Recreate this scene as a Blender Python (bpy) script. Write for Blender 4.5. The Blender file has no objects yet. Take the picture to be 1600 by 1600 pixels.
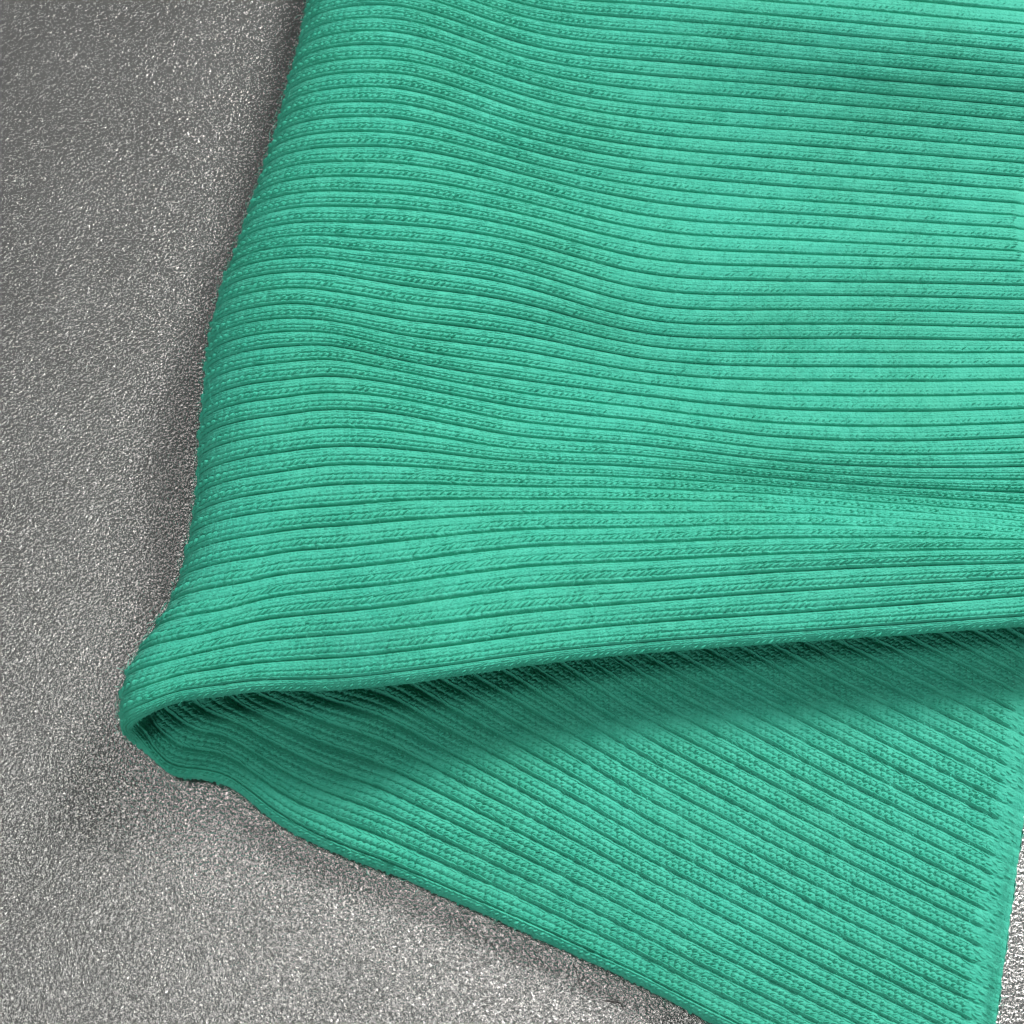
import bpy, math
import numpy as np

# ------------------------------------------------------------------ camera, world, lamps, exposure
S = bpy.context.scene
TILT, HALF, DIST = math.radians(22.0), math.radians(19.0), 22.5      # DIST in cm
CM = 0.01
cam = bpy.data.cameras.new('camera')
cam_o = bpy.data.objects.new('camera', cam)
S.collection.objects.link(cam_o)
cam.sensor_fit = 'HORIZONTAL'
cam.angle = 2 * HALF
cam.clip_start, cam.clip_end = 0.01, 20.0
cam_o.location = (0, -DIST * math.sin(TILT) * CM, DIST * math.cos(TILT) * CM)
cam_o.rotation_euler = (TILT, 0, 0)
cam.dof.use_dof = True
cam.dof.focus_distance = 0.212
cam.dof.aperture_fstop = 60.0
cam.lens_unit = 'FOV'
S.camera = cam_o
S.render.resolution_x = S.render.resolution_y = 1024

W = bpy.data.worlds.new('World')
S.world = W
W.use_nodes = True
W.node_tree.nodes['Background'].inputs[0].default_value = (0.93, 0.97, 1.0, 1)
W.node_tree.nodes['Background'].inputs[1].default_value = 0.08


def area(name, loc, target, size, watts, col):
    l = bpy.data.lights.new(name, 'AREA')
    l.shape = 'RECTANGLE'
    l.size, l.size_y = size
    l.energy = watts
    l.color = col
    o = bpy.data.objects.new(name, l)
    S.collection.objects.link(o)
    o.location = loc
    d = np.array(target, float) - np.array(loc, float)
    from mathutils import Vector
    o.rotation_euler = Vector(d).to_track_quat('-Z', 'Y').to_euler()
    return o


area('ceiling_lamp', (-0.14, 0.00, 1.3), (0.0, -0.04, 0), (0.30, 0.22), 3.9, (1.0, 0.985, 0.95))
area('front_fill', (-0.35, -1.10, 0.52), (0, 0, 0), (0.5, 0.4), 4.8, (1.0, 0.98, 0.95))  # soft fill added front-left so the ribs read in the flap's shadow
area('window_lamp', (0.94, 1.08, 1.02), (0, 0, 0), (0.55, 0.5), 52.0, (1.0, 0.99, 0.97))

vs = S.view_settings
vs.view_transform = 'Standard'
vs.look = 'None'
vs.gamma = 1.0
vs.exposure = 0.0
vs.use_curve_mapping = False
S.render.engine = 'CYCLES'

rng = np.random.default_rng(7)


# ------------------------------------------------------------------ materials
def new_mat(name):
    m = bpy.data.materials.new(name)
    m.use_nodes = True
    nt = m.node_tree
    return m, nt, nt.nodes['Principled BSDF'], nt.links


def knit_material():
    m, nt, p, L = new_mat('mint_green_yarn')
    N = nt.nodes
    tc = N.new('ShaderNodeTexCoord')
    n1 = N.new('ShaderNodeTexNoise')
    n1.inputs['Scale'].default_value = 3400
    n1.inputs['Detail'].default_value = 3
    n2 = N.new('ShaderNodeTexNoise')
    n2.inputs['Scale'].default_value = 420
    n2.inputs['Detail'].default_value = 2
    L.new(tc.outputs['Object'], n1.inputs['Vector'])
    L.new(tc.outputs['Object'], n2.inputs['Vector'])
    mx = N.new('ShaderNodeMix')
    mx.data_type = 'RGBA'
    mx.inputs[6].default_value = (0.030, 0.362, 0.250, 1)
    mx.inputs[7].default_value = (0.082, 0.514, 0.374, 1)
    ad = N.new('ShaderNodeMath')
    ad.operation = 'MULTIPLY_ADD'
    ad.inputs[1].default_value = 0.5
    L.new(n1.outputs['Fac'], ad.inputs[0])
    h = N.new('ShaderNodeMath')
    h.operation = 'MULTIPLY'
    h.inputs[1].default_value = 0.5
    L.new(n2.outputs['Fac'], h.inputs[0])
    L.new(h.outputs[0], ad.inputs[2])
    cr = N.new('ShaderNodeMapRange')
    cr.inputs[1].default_value, cr.inputs[2].default_value = 0.2, 0.8
    L.new(ad.outputs[0], cr.inputs[0])
    L.new(cr.outputs[0], mx.inputs[0])
    n3 = N.new('ShaderNodeTexNoise')                       # uneven dye
    n3.inputs['Scale'].default_value = 55
    n3.inputs['Detail'].default_value = 4
    L.new(tc.outputs['Object'], n3.inputs['Vector'])
    hs = N.new('ShaderNodeHueSaturation')
    h3 = N.new('ShaderNodeMapRange')
    h3.inputs[1].default_value, h3.inputs[2].default_value = 0.3, 0.7
    h3.inputs[3].default_value, h3.inputs[4].default_value = 0.497, 0.503
    L.new(n3.outputs['Fac'], h3.inputs[0])
    L.new(h3.outputs[0], hs.inputs['Hue'])
    v3 = N.new('ShaderNodeMapRange')
    v3.inputs[1].default_value, v3.inputs[2].default_value = 0.3, 0.7
    v3.inputs[3].default_value, v3.inputs[4].default_value = 0.96, 1.04
    L.new(n3.outputs['Fac'], v3.inputs[0])
    L.new(v3.outputs[0], hs.inputs['Value'])
    L.new(mx.outputs[2], hs.inputs['Color'])
    L.new(hs.outputs[0], p.inputs['Base Color'])
    p.inputs['Roughness'].default_value = 0.72
    p.inputs['Specular IOR Level'].default_value = 0.15
    p.inputs['Sheen Weight'].default_value = 0.09
    p.inputs['Sheen Roughness'].default_value = 0.45
    p.inputs['Sheen Tint'].default_value = (0.55, 1.0, 0.82, 1)
    b = N.new('ShaderNodeBump')
    b.inputs['Strength'].default_value = 0.65
    b.inputs['Distance'].default_value = 0.00022
    L.new(n1.outputs['Fac'], b.inputs['Height'])
    L.new(b.outputs[0], p.inputs['Normal'])
    return m


def table_material():
    m, nt, p, L = new_mat('grained_silver_coating')
    N = nt.nodes
    tc = N.new('ShaderNodeTexCoord')
    g1 = N.new('ShaderNodeTexNoise')                       # orange-peel grain
    g1.inputs['Scale'].default_value = 2200
    g1.inputs['Detail'].default_value = 2.5
    g1.inputs['Roughness'].default_value = 0.55
    g1.inputs['Distortion'].default_value = 0.3
    g2 = N.new('ShaderNodeTexNoise')
    g2.inputs['Scale'].default_value = 60
    g2.inputs['Detail'].default_value = 3
    for g in (g1, g2):
        L.new(tc.outputs['Object'], g.inputs['Vector'])
    b = N.new('ShaderNodeBump')
    b.inputs['Strength'].default_value = 1.0
    b.inputs['Distance'].default_value = 0.00023
    L.new(g1.outputs['Fac'], b.inputs['Height'])
    L.new(b.outputs[0], p.inputs['Normal'])
    mr = N.new('ShaderNodeMapRange')
    mr.inputs[1].default_value, mr.inputs[2].default_value = 0.3, 0.7
    L.new(g2.outputs['Fac'], mr.inputs[0])
    mx = N.new('ShaderNodeMix')
    mx.data_type = 'RGBA'
    mx.inputs[6].default_value = (0.30, 0.300, 0.293, 1)
    mx.inputs[7].default_value = (0.355, 0.355, 0.347, 1)
    L.new(mr.outputs[0], mx.inputs[0])
    L.new(mx.outputs[2], p.inputs['Base Color'])
    p.inputs['Metallic'].default_value = 0.78
    p.inputs['Roughness'].default_value = 0.235
    return m


def lint_material():
    m, nt, p, L = new_mat('dark_lint')
    p.inputs['Base Color'].default_value = (0.035, 0.034, 0.032, 1)
    p.inputs['Roughness'].default_value = 0.6
    return m


M_KNIT, M_TABLE, M_LINT = knit_material(), table_material(), lint_material()


def mesh_object(name, verts, faces, mat, parent=None, smooth=True, origin=None):
    """verts (n,3) in cm, faces (m,4) or (m,3) int array -> linked object"""
    me = bpy.data.meshes.new(name)
    v = np.asarray(verts, np.float64) * CM
    o0 = np.zeros(3) if origin is None else np.asarray(origin) * CM
    v = v - o0
    f = np.asarray(faces, np.int32)
    n, k = f.shape
    me.vertices.add(len(v))
    me.vertices.foreach_set('co', v.astype(np.float32).ravel())
    me.loops.add(n * k)
    me.loops.foreach_set('vertex_index', f.ravel())
    me.polygons.add(n)
    me.polygons.foreach_set('loop_start', np.arange(0, n * k, k, dtype=np.int32))
    me.polygons.foreach_set('use_smooth', np.full(n, smooth))
    me.update(calc_edges=True)
    me.materials.append(mat)
    o = bpy.data.objects.new(name, me)
    S.collection.objects.link(o)
    if parent is not None:
        o.parent = parent
    else:
        o.location = o0
    return o


# ------------------------------------------------------------------ the table
def build_table():
    import bmesh
    bm = bmesh.new()
    bmesh.ops.create_cube(bm, size=1.0)
    for v in bm.verts:
        v.co.x *= 0.9
        v.co.y *= 0.7
        v.co.z = v.co.z * 0.02 - 0.01
    bmesh.ops.bevel(bm, geom=bm.edges[:], offset=0.002, segments=2, affect='EDGES')
    me = bpy.data.meshes.new('table_top')
    bm.to_mesh(me)
    bm.free()
    me.materials.append(M_TABLE)
    o = bpy.data.objects.new('table_top', me)
    S.collection.objects.link(o)
    o['kind'] = 'structure'
    return o


build_table()

# ------------------------------------------------------------------ measuring helpers (photograph grid of 1600 -> table space, cm)
CAM = np.array([0, -DIST * math.sin(TILT), DIST * math.cos(TILT)])
FWD = np.array([0, math.sin(TILT), -math.cos(TILT)])
UP = np.array([0, math.cos(TILT), math.sin(TILT)])
RT = np.array([1.0, 0, 0])
TH = math.tan(HALF)


def place(px, py, z):
    px, py, z = np.broadcast_arrays(np.asarray(px, float), np.asarray(py, float), np.asarray(z, float))
    d = RT * ((px - 800) / 800 * TH)[..., None] + UP * ((800 - py) / 800 * TH)[..., None] + FWD
    t = (z - CAM[2]) / d[..., 2]
    return CAM + d * t[..., None]


def spline(x, y, q):
    """natural cubic spline through (x, y[:, d]) with linear extrapolation"""
    x = np.asarray(x, float)
    y = np.asarray(y, float)
    one = y.ndim == 1
    if one:
        y = y[:, None]
    n = len(x)
    h = np.diff(x)
    A = np.zeros((n, n))
    R = np.zeros((n, y.shape[1]))
    A[0, 0] = A[-1, -1] = 1
    for i in range(1, n - 1):
        A[i, i - 1], A[i, i], A[i, i + 1] = h[i - 1], 2 * (h[i - 1] + h[i]), h[i]
        R[i] = 6 * ((y[i + 1] - y[i]) / h[i] - (y[i] - y[i - 1]) / h[i - 1])
    Mm = np.linalg.solve(A, R)
    q = np.asarray(q, float)
    qc = np.clip(q, x[0], x[-1])
    i = np.clip(np.searchsorted(x, qc) - 1, 0, n - 2)
    a, b = (x[i + 1] - qc)[:, None], (qc - x[i])[:, None]
    hh = h[i][:, None]
    out = (Mm[i] * a ** 3 + Mm[i + 1] * b ** 3) / (6 * hh) + (y[i] / hh - Mm[i] * hh / 6) * a + (y[i + 1] / hh - Mm[i + 1] * hh / 6) * b
    s0 = (y[1] - y[0]) / h[0] - h[0] * (2 * Mm[0] + Mm[1]) / 6
    s1 = (y[-1] - y[-2]) / h[-1] + h[-1] * (2 * Mm[-1] + Mm[-2]) / 6
    out = out + np.where(q < x[0], q - x[0], 0)[:, None] * s0 + np.where(q > x[-1], q - x[-1], 0)[:, None] * s1
    return out[:, 0] if one else out


def smooth01(x, a, b):
    t = np.clip((np.asarray(x, float) - a) / (b - a), 0, 1)
    return t * t * (3 - 2 * t)


# grooves between the ribs of the upper flap, measured in columns (first index, values)
KMIN, KEDGE = -9, 44
COL = {
    320: (36, [845, 875, 904, 935, 966, 993, 1022, 1050, 1073]),
    400: (21, [407, 430, 452, 477, 502, 524, 549, 575, 602, 630, 656, 685, 714, 745, 775, 804, 839, 872, 907, 942, 973, 1005, 1038, 1062]),
    500: (3, [20, 38, 60, 80, 102, 122, 144, 166, 189, 210, 234, 255, 279, 301, 325, 350, 372, 388, 405, 427, 455, 480, 501, 520, 540,
              562, 589, 615, 641, 670, 700, 729, 760, 794, 825, 860, 894, 926, 962, 996, 1031, 1060]),
    600: (3, [10, 30, 51, 72, 94, 115, 139, 162, 185, 209, 231, 256, 280, 304, 327, 352, 377, 396, 416, 443, 470, 496, 520, 540, 559,
              577, 599, 622, 646, 674, 702, 729, 758, 786, 819, 851, 885, 918, 953, 989, 1024, 1053]),
    800: (0, [5, 24, 45, 66, 86, 106, 125, 146, 168, 191, 211, 231, 250, 270, 291, 314, 334, 356, 378, 400, 421, 445, 471, 495, 521,
              547, 571, 594, 615, 637, 661, 684, 705, 725, 744, 766, 785, 809, 835, 861, 893, 925, 964, 997, 1025]),
    1000: (-1, [9, 30, 51, 72, 95, 117, 140, 164, 185, 209, 229, 251, 271, 292, 315, 338, 360, 381, 405, 427, 451, 474, 498, 519, 538,
                560, 582, 602, 621, 641, 661, 681, 700, 717, 735, 753, 770, 789, 809, 831, 854, 881, 912, 944, 975, 1003]),
    1200: (-2, [5, 26, 45, 65, 87, 108, 130, 153, 178, 200, 224, 247, 269, 290, 312, 334, 355, 376, 398, 418, 440, 461, 484, 507, 529,
                551, 574, 596, 619, 641, 664, 685, 704, 722, 737, 752, 767, 781, 796, 810, 828, 847, 871, 897, 927, 961, 988]),
    1600: (-2, [42, 61, 80, 98, 119, 139, 163, 186, 208, 232, 255, 277, 299, 320, 340, 360, 379, 396, 410, 425, 446, 468, 490, 514, 534,
                553, 576, 597, 619, 641, 663, 684, 709, 730, 751, 774, 794, 812, 826, 836, 844, 852, 863, 883, 905, 930, 961]),
}
SIL = np.array([(540, -240), (513, -120), (484, 0), (470, 60), (445, 160), (420, 250), (395, 320), (370, 400), (345, 460), (328, 537), (322, 600), (315, 675),
                (310, 775), (301, 837), (289, 889), (272, 947), (255, 981), (232, 1016), (210, 1050), (198, 1090), (196, 1140)], float)
T2 = 0.15            # half the thickness of the doubled knit
KS = np.arange(KMIN, KEDGE + 1)


def column_value(x, k):
    k0, v = COL[x]
    if k >= k0:
        return v[k - k0]
    if x >= 500:
        return v[0] - 20.5 * (k0 - k)
    return None


def upper_y(k, q):
    xs, ys = [], []
    for x in sorted(COL):
        v = column_value(x, k)
        if v is not None:
            xs.append(x)
            ys.append(v)
    return spline(xs, ys, q)


def fold_height(k):
    return 1.28 + 0.12 * math.exp(-((k - 24) / 12.0) ** 2) + 0.18 * smooth01(k, 38, 44)


def upper_height(k, x, xu):
    rest = 0.66 + 0.02 * np.sin(x / 170.0 + k * 0.21)
    wide = 330 + 260 * smooth01(k, 28, 42)
    h = rest + (fold_height(k) - rest) * np.exp(-(np.maximum(x - xu, 0) / wide) ** 2)
    lift = 0.62 * smooth01(k, 33.5, 40.0) * smooth01(x, 700, 1350)
    lift2 = 0.55 * smooth01(k, 34, 44) * (1 - smooth01(x, 700, 1350)) * smooth01(x, 420, 700)
    swell = 0.68 * np.exp(-((k + 1.5) / 6.5) ** 2) * smooth01(x, 750, 1450)
    swell = swell + 0.10 * np.sin((k - 20) * 0.42 + x / 420.0) * np.exp(-((k - 22) / 9.0) ** 2) * smooth01(x, 500, 900)
    return h + lift + lift2 + swell


EDGE_LOW = np.array([(266, 1194), (305, 1199), (341, 1204), (364, 1214), (430, 1266), (500, 1306), (600, 1343), (725, 1396), (850, 1451), (1000, 1521), (1100, 1573), (1530, 1783)], float)

U_STEP = 0.02
LU, LL = 15.5, 17.0
UG = np.arange(-LL, LU + 1e-6, U_STEP)          # distance along a rib, 0 on the crest line of the fold
END_U, END_L = {}, {}


def hem_x(k):
    return min(1581 + 0.9 * (k - 13) ** 2, 1650)


def rib_path(k):
    # fold point
    ys = upper_y(k, [SIL[0, 0]])[0]
    for _ in range(30):
        xs = np.interp(ys, SIL[:, 1], SIL[:, 0])
        xu = xs + 118 - 44 * smooth01(k, 38, 44)
        ys = 0.5 * ys + 0.5 * (upper_y(k, [xu])[0] + 44)
    zf = fold_height(k)
    zl = 0.235
    upx = np.concatenate([[xu], np.arange(xu + 60, 1790, 55)])
    upy = upper_y(k, upx)
    uh = upper_height(k, upx, xu)
    up = place(upx, upy, uh + T2)
    up[:, 2] = uh
    U = up[0]
    Sx = place(xs + 16 - 6 * smooth01(k, 40, 44), ys + 12 * smooth01(k, 40, 44), 0.5 * (zf + zl))
    # lower layer
    xb = xs + 128 + 0.0 * k
    if k >= 40:
        a = (k - 40) / 4.0
        xb = xb * (1 - a) + 266 * a
    xe = 1530 + 3.9 * (KEDGE - k)
    n = 18
    t = np.linspace(0, 1, n) ** 1.25
    lx = xb + (xe - xb) * t
    far = KEDGE - k
    line = np.interp(lx, [266, 900, 1530, 2130], [1190, 1480, 1783, 2077])
    bow = np.where(lx > 1530, 0, np.interp(lx, EDGE_LOW[:, 0], EDGE_LOW[:, 1]) - line) * math.exp(-far / 7.0)
    ly = line + bow - far * np.interp(lx, [250, 450, 600, 800, 1000, 1300, 1530, 1800], [27.0, 34.0, 36.5, 34.0, 31.5, 30.6, 30.4, 30.0])
    zz = zl + 0.05 * np.sin(t * 9 + k * 0.13) * np.sin(np.pi * t) * (1 - 0.8 * smooth01(k, 36, 44)) + 0.04 * (1 - smooth01(k, 36, 44))
    zz = zz + 0.10 * smooth01(k, 38, 44) * np.exp(-((t - 0.0) / 0.05) ** 2)
    lo = place(lx, ly, zz + T2)
    lo[:, 2] = zz
    B = lo[0]
    m1 = np.array([U[0], U[1], Sx[2]])
    m2 = np.array([B[0], B[1], Sx[2]])
    f = np.radians(np.array([12, 26, 40, 54, 68, 80]))
    ex = 1 - 0.5 * smooth01(k, 38, 43.5)
    q1 = [m1 + (U - m1) * math.sin(a) ** ex + (Sx - m1) * math.cos(a) ** ex for a in f]
    q2 = [m2 + (B - m2) * math.sin(a) ** ex + (Sx - m2) * math.cos(a) ** ex for a in f[::-1]]
    pts = np.vstack([lo[::-1], np.array(q2), Sx[None], np.array(q1), up])
    i_s = len(lo) + len(q2)
    c = np.concatenate([[0], np.cumsum(np.linalg.norm(np.diff(pts, axis=0), axis=1))])
    d = np.arange(0, c[-1], 0.02)
    p = spline(c, pts, d)
    ker = np.exp(-0.5 * (np.arange(-14, 15) / 6.0) ** 2)
    ker /= ker.sum()
    pad = np.vstack([p[:1] - (p[1] - p[0]) * np.arange(14, 0, -1)[:, None], p, p[-1:] + (p[-1] - p[-2]) * np.arange(1, 15)[:, None]])
    p = np.stack([np.convolve(pad[:, j], ker, 'valid') for j in range(3)], 1)
    s = np.concatenate([[0], np.cumsum(np.linalg.norm(np.diff(p, axis=0), axis=1))])
    s0 = np.interp(c[i_s], d, s)
    s = s - s0
    END_L[k] = s[0]
    # distance at which the hem of the upper end starts
    hx = place(hem_x(k), upper_y(k, [hem_x(k)])[0], 0.7)[0]
    j = np.where(s > 2)[0]
    END_U[k] = np.interp(hx, p[j, 0], s[j])
    out = np.stack([np.interp(UG, s, p[:, j]) for j in range(3)], 1)
    # straight continuation past the ends
    e = UG > s[-1]
    out[e] = p[-1] + (p[-1] - p[-6]) / np.linalg.norm(p[-1] - p[-6]) * (UG[e] - s[-1])[:, None]
    e = UG < s[0]
    out[e] = p[0] + (p[0] - p[5]) / np.linalg.norm(p[0] - p[5]) * (s[0] - UG[e])[:, None]
    return out


C = np.stack([rib_path(int(k)) for k in KS], 0)                    # (nk, nu, 3)
C[1:-1] = 0.16 * C[:-2] + 0.68 * C[1:-1] + 0.16 * C[2:]

# smooth copy for the normals
Cs = C.copy()
for _ in range(6):
    Cs[1:-1] = 0.25 * Cs[:-2] + 0.5 * Cs[1:-1] + 0.25 * Cs[2:]
dU = np.gradient(Cs, axis=1)
dK = np.gradient(Cs, axis=0)
NRM = np.cross(dU, -dK)
NRM /= np.linalg.norm(NRM, axis=2, keepdims=True)
if NRM[20, np.searchsorted(UG, 6.0), 2] < 0:
    NRM = -NRM
WID = np.linalg.norm(dK, axis=2)
EDGE_W = dK[-1] - (dK[-1] * NRM[-1]).sum(1, keepdims=True) * NRM[-1]
EDGE_W /= np.linalg.norm(EDGE_W, axis=1, keepdims=True)

# cross coordinate q: ply A (outer when folded) KMIN..44, rolled edge 44..46, ply B 46..
QSUB = 4
QMAX = KEDGE + 2 + (KEDGE - KMIN)
QG = np.arange(KMIN, QMAX + 1e-9, 1.0 / QSUB)


def sample_k(arr, kf):
    """cubic (Catmull-Rom) sample of arr (nk, nu, 3) at fractional rib index"""
    x = kf - KMIN
    i = int(min(max(math.floor(x), 0), len(arr) - 2))
    t = x - i
    p0, p1, p2, p3 = arr[max(i - 1, 0)], arr[i], arr[i + 1], arr[min(i + 2, len(arr) - 1)]
    return 0.5 * (2 * p1 + (p2 - p0) * t + (2 * p0 - 5 * p1 + 4 * p2 - p3) * t * t + (3 * p1 - p0 - 3 * p2 + p3) * t ** 3)


BASE = np.zeros((len(QG), len(UG), 3), np.float32)
DIRN = np.zeros_like(BASE)
for j, q in enumerate(QG):
    if q <= KEDGE:
        c, n = sample_k(C, q), sample_k(NRM, q)
    elif q < KEDGE + 2:
        th = (q - KEDGE) * math.pi / 2
        c = C[-1]
        n = NRM[-1] * math.cos(th) + EDGE_W * math.sin(th)
    else:
        c, n = sample_k(C, 2 * KEDGE + 2 - q), -sample_k(NRM, 2 * KEDGE + 2 - q)
    n = n / np.linalg.norm(n, axis=1, keepdims=True)
    ke = q if q <= KEDGE else (KEDGE if q < KEDGE + 2 else 2 * KEDGE + 2 - q)
    BASE[j] = c + n * (T2 - 0.062 * smooth01(ke, KEDGE - 2.5, KEDGE))
    DIRN[j] = n


def surf(u, q, n):
    """bilinear map of (distance along rib, cross coordinate, height above ply) to a point"""
    x = np.clip((np.asarray(u) + LL) / U_STEP, 0, len(UG) - 1.001)
    y = np.clip((np.asarray(q) - KMIN) * QSUB, 0, len(QG) - 1.001)
    i, j = x.astype(int), y.astype(int)
    a, b = (x - i)[..., None], (y - j)[..., None]

    def mixg(G):
        return (G[j, i] * (1 - a) + G[j, i + 1] * a) * (1 - b) + (G[j + 1, i] * (1 - a) + G[j + 1, i + 1] * a) * b
    return mixg(BASE) + mixg(DIRN) * np.asarray(n)[..., None]


def is_low(u):
    """1 where the rib lies in the stretched lower layer, 0 in the upper flap"""
    return 1 - smooth01(u, -1.6, 0.2)


def end_fade(u, uL, uU):
    return (1 - 0.62 * smooth01(-u, -uL - 0.46, -uL - 0.32)) * (1 - 0.6 * smooth01(u, uU - 0.03, uU + 0.05))


def relief(s, u, ply, uL, uU, uk=None):
    """height of a rib above its grooves; s across the rib 0..1"""
    e = np.abs(2 * s - 1)
    tight = 0.068 * (1 - np.clip(e / 0.975, 0, 1) ** 7.0) ** 0.62 * (1 - 0.12 * e ** 2)
    tight = tight * (1 - 0.45 * np.exp(-((u - 0.1) / 0.7) ** 2))
    fine = 1 - 0.75 * smooth01(u, 4.0, 7.0) * (1 if uk is None else 1 - float(smooth01(uk, 26, 36)))
    tight = tight - (0.018 * np.exp(-((s - 0.535) / 0.032) ** 2) + 0.016 * np.exp(-((s - 0.785) / 0.035) ** 2)) * fine
    loose = 0.036 * (1 - e ** 2.2) - 0.015 * np.exp(-((s - 0.51) / 0.06) ** 2) + 0.004
    loose = loose * (1 + 1.1 * smooth01(u, -7.5, -3.0))
    w = is_low(u) if ply == 'B' else 0.0 * u
    wob = 1 + 0.10 * math.sin(uL * 41.0) + 0.07 * np.sin(u * 2.1 + uL * 3.7) + 0.05 * np.sin(u * 5.3 + uL * 9.1)
    if ply == 'E':
        tight = 0.58 * tight
    return (tight * (1 - w) + loose * w) * end_fade(u, uL, uU) * wob


# ------------------------------------------------------------------ the knitted band, rib by rib
band = bpy.data.objects.new('knitted_band', None)
S.collection.objects.link(band)
origin = place(900, 900, 0.0)
band.location = origin * CM
band.empty_display_size = 0.02
band['label'] = 'mint green rib-knit cuff band folded over itself on the grey table'
band['category'] = 'knit fabric'

SS = np.array([0, 0.025, 0.07, 0.14, 0.26, 0.39, 0.48, 0.51, 0.535, 0.56, 0.60, 0.67, 0.735, 0.765, 0.785, 0.805, 0.84, 0.90, 0.94, 0.975, 1.0])
PITCH = 0.094

# stitch leg: half tube, 5 rings x 5 across
ring_t = np.array([-1, -0.62, 0.0, 0.62, 1.0])
ring_r = np.array([0.30, 0.86, 1.0, 0.86, 0.30])
arc = np.radians(np.array([0, 45, 90, 135, 180]))
LEG_A = np.repeat(ring_t, 5)
LEG_B = (ring_r[:, None] * np.cos(arc)[None]).ravel()
LEG_H = (ring_r[:, None] * np.sin(arc)[None]).ravel()
LEG_F = np.array([[r * 5 + c, r * 5 + c + 1, (r + 1) * 5 + c + 1, (r + 1) * 5 + c] for r in range(4) for c in range(4)])


def legs(q0, rows, u0, u1, ply, uL, uU, pitch=PITCH, wave=None):
    """rows: (s, angle in degrees, half length, half width, height)"""
    V, F, nv = [], [], 0
    for (s, ang, hl, hw, hh) in rows:
        n = int((u1 - u0) / pitch)
        if n < 1:
            continue
        ph = 0.5 * pitch * (1 if ang < 0 else 0)
        u = (math.floor(u0 / pitch) + 1 + np.arange(n)) * pitch + ph + rng.normal(0, 0.05 * pitch, n)
        a = np.radians(ang + rng.normal(0, 5.0, n))
        l = hl * rng.normal(1, 0.09, n)
        w = hw * rng.normal(1, 0.12, n)
        h = hh * np.clip(rng.normal(1, 0.22, n), 0.35, 1.7)
        h = h * (1 + 0.13 * np.sin(u * 1.9 + q0 * 1.3) + 0.12 * np.sin(u * 4.7 - q0 * 2.1))
        if ply == 'A':
            h = h * (1 - 0.42 * smooth01(u, 4.0, 7.0) * (1 - smooth01(q0, 26, 36)))
        sc = s + rng.normal(0, 0.014, n)
        wid = 0.265
        au = LEG_A[None] * (l * np.cos(a))[:, None] - LEG_B[None] * (w * np.sin(a))[:, None]
        av = LEG_A[None] * (l * np.sin(a))[:, None] + LEG_B[None] * (w * np.cos(a))[:, None]
        uu = u[:, None] + au
        sv = np.clip(sc[:, None] + av / wid, -0.06, 1.06)
        hgt = relief(np.clip(sv, 0, 1), uu, ply, uL, uU, q0 if ply == 'A' else None) - 0.35 * hh + LEG_H[None] * h[:, None] * 1.35
        P = surf(uu, q0 + sv, hgt)
        V.append(P.reshape(-1, 3))
        F.append((LEG_F[None] + (np.arange(n) * 25)[:, None, None] + nv).reshape(-1, 4))
        nv += n * 25
    if not V:
        return np.zeros((0, 3)), np.zeros((0, 4), int)
    return np.vstack(V), np.vstack(F)


ROWS_TIGHT = [(0.12, -3, 0.070, 0.020, 0.008), (0.29, -16, 0.060, 0.017, 0.009), (0.44, -9, 0.052, 0.015, 0.010), (0.66, -42, 0.050, 0.0145, 0.033),
              (0.885, 2, 0.085, 0.021, 0.015)]
ROWS_LOOSE = [(0.02, -64, 0.030, 0.014, 0.012), (0.15, 2, 0.080, 0.015, 0.027), (0.285, -42, 0.044, 0.0135, 0.018), (0.415, -36, 0.042, 0.013, 0.016),
              (0.60, -42, 0.044, 0.013, 0.017), (0.735, -38, 0.044, 0.0135, 0.018), (0.87, 2, 0.076, 0.014, 0.013)]


def build_rib(q0, ply, k):
    """one rib between grooves q0 and q0+1; k is its index counted from the far side"""
    kk = min(max(k, KMIN), KEDGE - 1)
    uL = 0.5 * (END_L[kk] + END_L[kk + 1])
    uU = 0.5 * (END_U[kk] + END_U[kk + 1])
    u = np.arange(uL, uU + 0.55, 0.095)
    uu, ss = np.meshgrid(u, SS, indexing='ij')
    jig = 0.010 * np.sin(u * 7.0 + q0 * 2.3) + 0.008 * np.sin(u * 19.0 + q0 * 5.1) + rng.normal(0, 0.006, len(u))
    sj = ss + jig[:, None] * (1 - np.abs(2 * ss - 1) ** 6)
    rel = relief(ss, uu, ply, uL, uU, q0 if ply == 'A' else None)
    if ply != 'E':
        eA, eB = (END_L[kk], END_L[kk + 1]) if ply == 'A' else (END_L[kk + 1], END_L[kk])
        uu = uu + (eA + (eB - eA) * ss - uL) * smooth01(-uu, -uL - 1.5, -uL)
    P = surf(uu, q0 + sj, rel)
    m = len(SS)
    i, j = np.meshgrid(np.arange(len(u) - 1), np.arange(m - 1), indexing='ij')
    base = (i * m + j).ravel()
    F = np.stack([base, base + m, base + m + 1, base + 1], 1)
    V = [P.reshape(-1, 3)]
    Fs = [F]
    nv = len(V[0])

    def more(v, f):
        nonlocal nv
        if len(v):
            V.append(v)
            Fs.append(f + nv)
            nv += len(v)
    if ply == 'A':
        more(*legs(q0, ROWS_TIGHT, -0.9, uU - 0.02, ply, uL, uU))
    elif ply == 'E':
        more(*legs(q0, ROWS_TIGHT, uL + 0.6, uU - 0.02, ply, uL, uU))
    elif k >= 16:
        more(*legs(q0, ROWS_LOOSE, uL + 0.38, 0.9, ply, uL, uU))
    return mesh_object('rib', np.vstack(V) - origin, np.vstack(Fs), M_KNIT, band)


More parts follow.
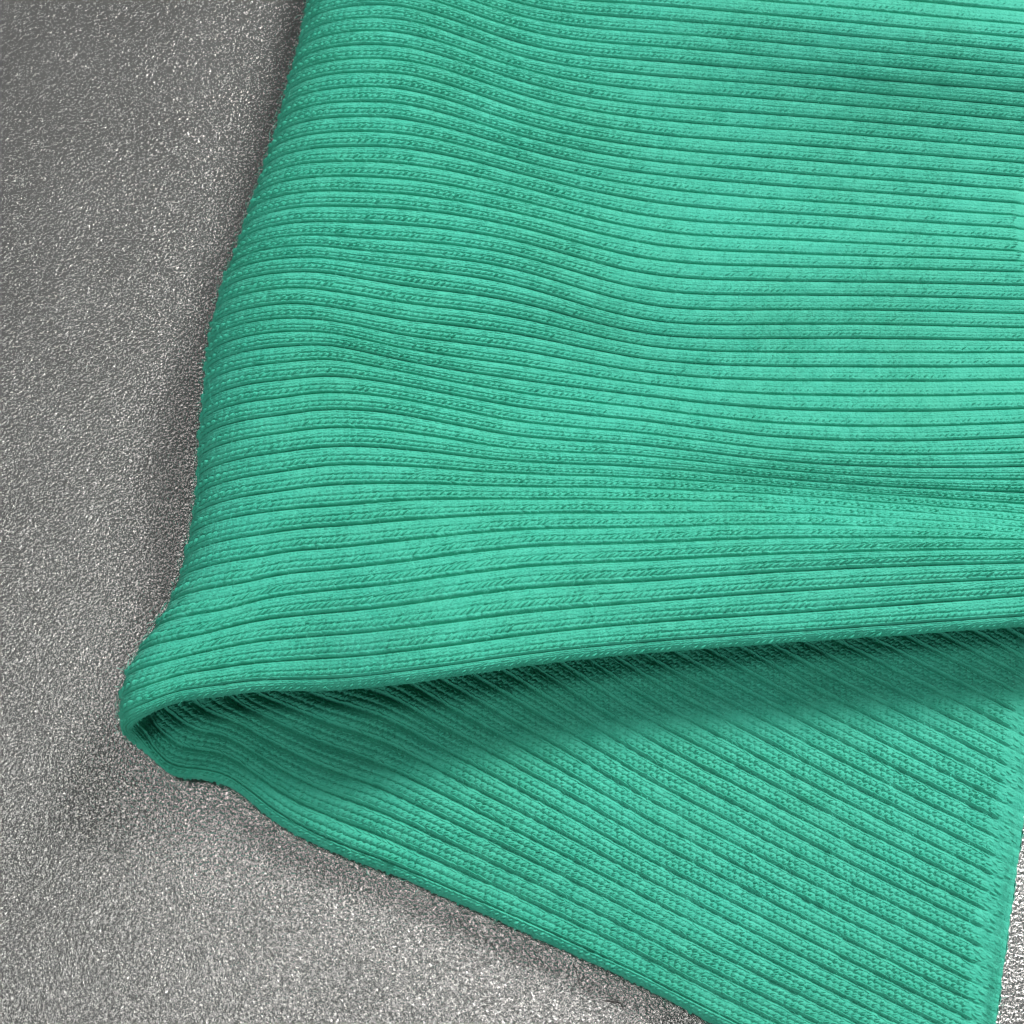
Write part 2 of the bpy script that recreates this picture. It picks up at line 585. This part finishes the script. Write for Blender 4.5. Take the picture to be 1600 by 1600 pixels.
for k in range(KMIN, KEDGE):
    build_rib(float(k), 'A', k)
for e in range(2):
    build_rib(float(KEDGE + e), 'E', KEDGE - 1)
for k in range(KEDGE - 1, KMIN - 1, -1):
    build_rib(float(2 * KEDGE + 2 - k - 1), 'B', k)


# the finished end of the lower layer: two ranks of small chain stitches and a closed lip
def build_hem():
    V, Fs, nv = [], [], 0
    for k in range(KMIN, KEDGE):
        q0 = float(2 * KEDGE + 2 - k - 1)
        uL = 0.5 * (END_L[k] + END_L[k + 1])
        uU = 0.5 * (END_U[k] + END_U[k + 1])
        for rank, (off, hl) in enumerate(((0.29, 0.055), (0.14, 0.05))):
            rows = [(0.10 + 0.2 * r, 8 if r % 2 else -8, hl, 0.021, 0.011) for r in range(5)]
            v, f = legs(q0, rows, uL + off - 0.08, uL + off + 0.095, 'B', uL, uU, pitch=0.17)
            if len(v):
                V.append(v)
                Fs.append(f + nv)
                nv += len(v)
        # lip joining both plies
        for s0 in np.arange(0, 1, 0.25):
            qa, qb = q0 + s0, q0 + s0 + 0.25
            oa, ob = 2 * KEDGE + 2 - qa, 2 * KEDGE + 2 - qb
            rows = []
            for w in np.linspace(0, 1, 6):
                bulge = 0.05 * math.sin(math.pi * w)
                for (qB, qA) in ((qa, oa), (qb, ob)):
                    ue = np.interp(qA, KS, [END_L[int(x)] for x in KS]) + 0.012 * math.sin(qA * 9.0) + 0.010 * math.sin(qA * 23.0)
                    pb = surf(np.array([ue - bulge]), np.array([qB]), np.array([0.004]))[0]
                    pa = surf(np.array([ue - bulge]), np.array([qA]), np.array([0.004]))[0]
                    rows.append(pb * (1 - w) + pa * w)
            V.append(np.array(rows))
            f = np.array([[2 * r, 2 * r + 1, 2 * r + 3, 2 * r + 2] for r in range(5)])
            Fs.append(f + nv)
            nv += len(rows)
    return mesh_object('selvage_edge', np.vstack(V) - origin, np.vstack(Fs), M_KNIT, band)


build_hem()


# stray fuzz standing off the yarn
def build_fuzz():
    n = 44000
    q = np.concatenate([rng.uniform(KMIN + 2, KEDGE + 2, n * 3 // 4), rng.uniform(KEDGE + 2, KEDGE + 24, n // 4)])
    n = len(q)
    low = q > KEDGE + 2
    edge = (q > KEDGE) & (q < KEDGE + 2)
    u = np.where(low, rng.uniform(-14, 0.5, n), rng.uniform(-1.0, 11, n))
    u = np.where(edge, rng.uniform(-12, 11, n), u)
    kq = np.where(q > KEDGE + 2, 2 * KEDGE + 2 - q, np.minimum(q, KEDGE))
    u = np.maximum(u, np.interp(kq, KS, [END_L[int(x)] for x in KS]) + 0.08 + 0.0 * u)
    s = q - np.floor(q)
    h0 = 0.08 * np.sqrt(np.clip(1 - np.abs(2 * s - 1) ** 3, 0, 1))
    p0 = surf(u, q, h0)
    a = rng.uniform(0, 2 * np.pi, n)
    ln = rng.uniform(0.03, 0.11, n) * np.where(rng.uniform(0, 1, n) < 0.04, 2.6, 1.0)
    rise = 0.008 + 0.05 * rng.uniform(0, 1, n) ** 2 + np.where(rng.uniform(0, 1, n) < 0.05, rng.uniform(0.02, 0.10, n), 0)
    p1 = surf(u + 0.5 * ln * np.cos(a), q + 0.5 * ln * np.sin(a) / 0.265, h0 + rise)
    a2 = a + rng.normal(0, 0.7, n)
    p2 = surf(u + ln * np.cos(a2), q + ln * np.sin(a2) / 0.265, h0 + rise * rng.uniform(0.3, 1.2, n))
    t = p2 - p0
    side = np.cross(t, rng.normal(0, 1, (n, 3)))
    side /= np.linalg.norm(side, axis=1, keepdims=True) + 1e-9
    w = 0.0019
    V = np.stack([p0 - side * w, p0 + side * w, p1 - side * w, p1 + side * w, p2 - side * w * 0.5, p2 + side * w * 0.5], 1).reshape(-1, 3)
    F = np.array([[0, 1, 3, 2], [2, 3, 5, 4]])[None] + (np.arange(n) * 6)[:, None, None]
    o = mesh_object('fuzz', V - origin, F.reshape(-1, 4), M_KNIT, band)
    o['kind'] = 'stuff'


build_fuzz()


# ------------------------------------------------------------------ lint on the table
def lint(px, rad, label):
    pts = place(np.array([p[0] for p in px]), np.array([p[1] for p in px]), rad)
    c = np.linspace(0, 1, len(pts))
    p = spline(c, pts, np.linspace(0, 1, 14))
    r = rad * np.sin(np.linspace(0.25, np.pi - 0.25, 14)) ** 0.5
    p[:, 2] = r + 0.002
    V, F = [], []
    for i in range(14):
        t = p[min(i + 1, 13)] - p[max(i - 1, 0)]
        t /= np.linalg.norm(t)
        s = np.cross(t, [0, 0, 1.0])
        s /= np.linalg.norm(s)
        for a in np.arange(6) * np.pi / 3:
            V.append(p[i] + (s * math.cos(a) + np.array([0, 0, 1.0]) * math.sin(a)) * r[i])
    for i in range(13):
        for j in range(6):
            F.append([i * 6 + j, i * 6 + (j + 1) % 6, (i + 1) * 6 + (j + 1) % 6, (i + 1) * 6 + j])
    o0 = p.mean(0)
    o0[2] = 0
    o = mesh_object('lint_fibre', np.array(V), np.array(F), M_LINT, None, True, o0)
    o['label'] = label
    o['category'] = 'lint'


lint([(941, 1563), (954, 1565), (968, 1567), (974, 1576)], 0.009, 'short thick dark lint fibre curved at one end on the grey table')
lint([(896, 1504), (901, 1520), (904, 1534), (907, 1546)], 0.005, 'thin straight dark lint hair on the grey table near the fabric')
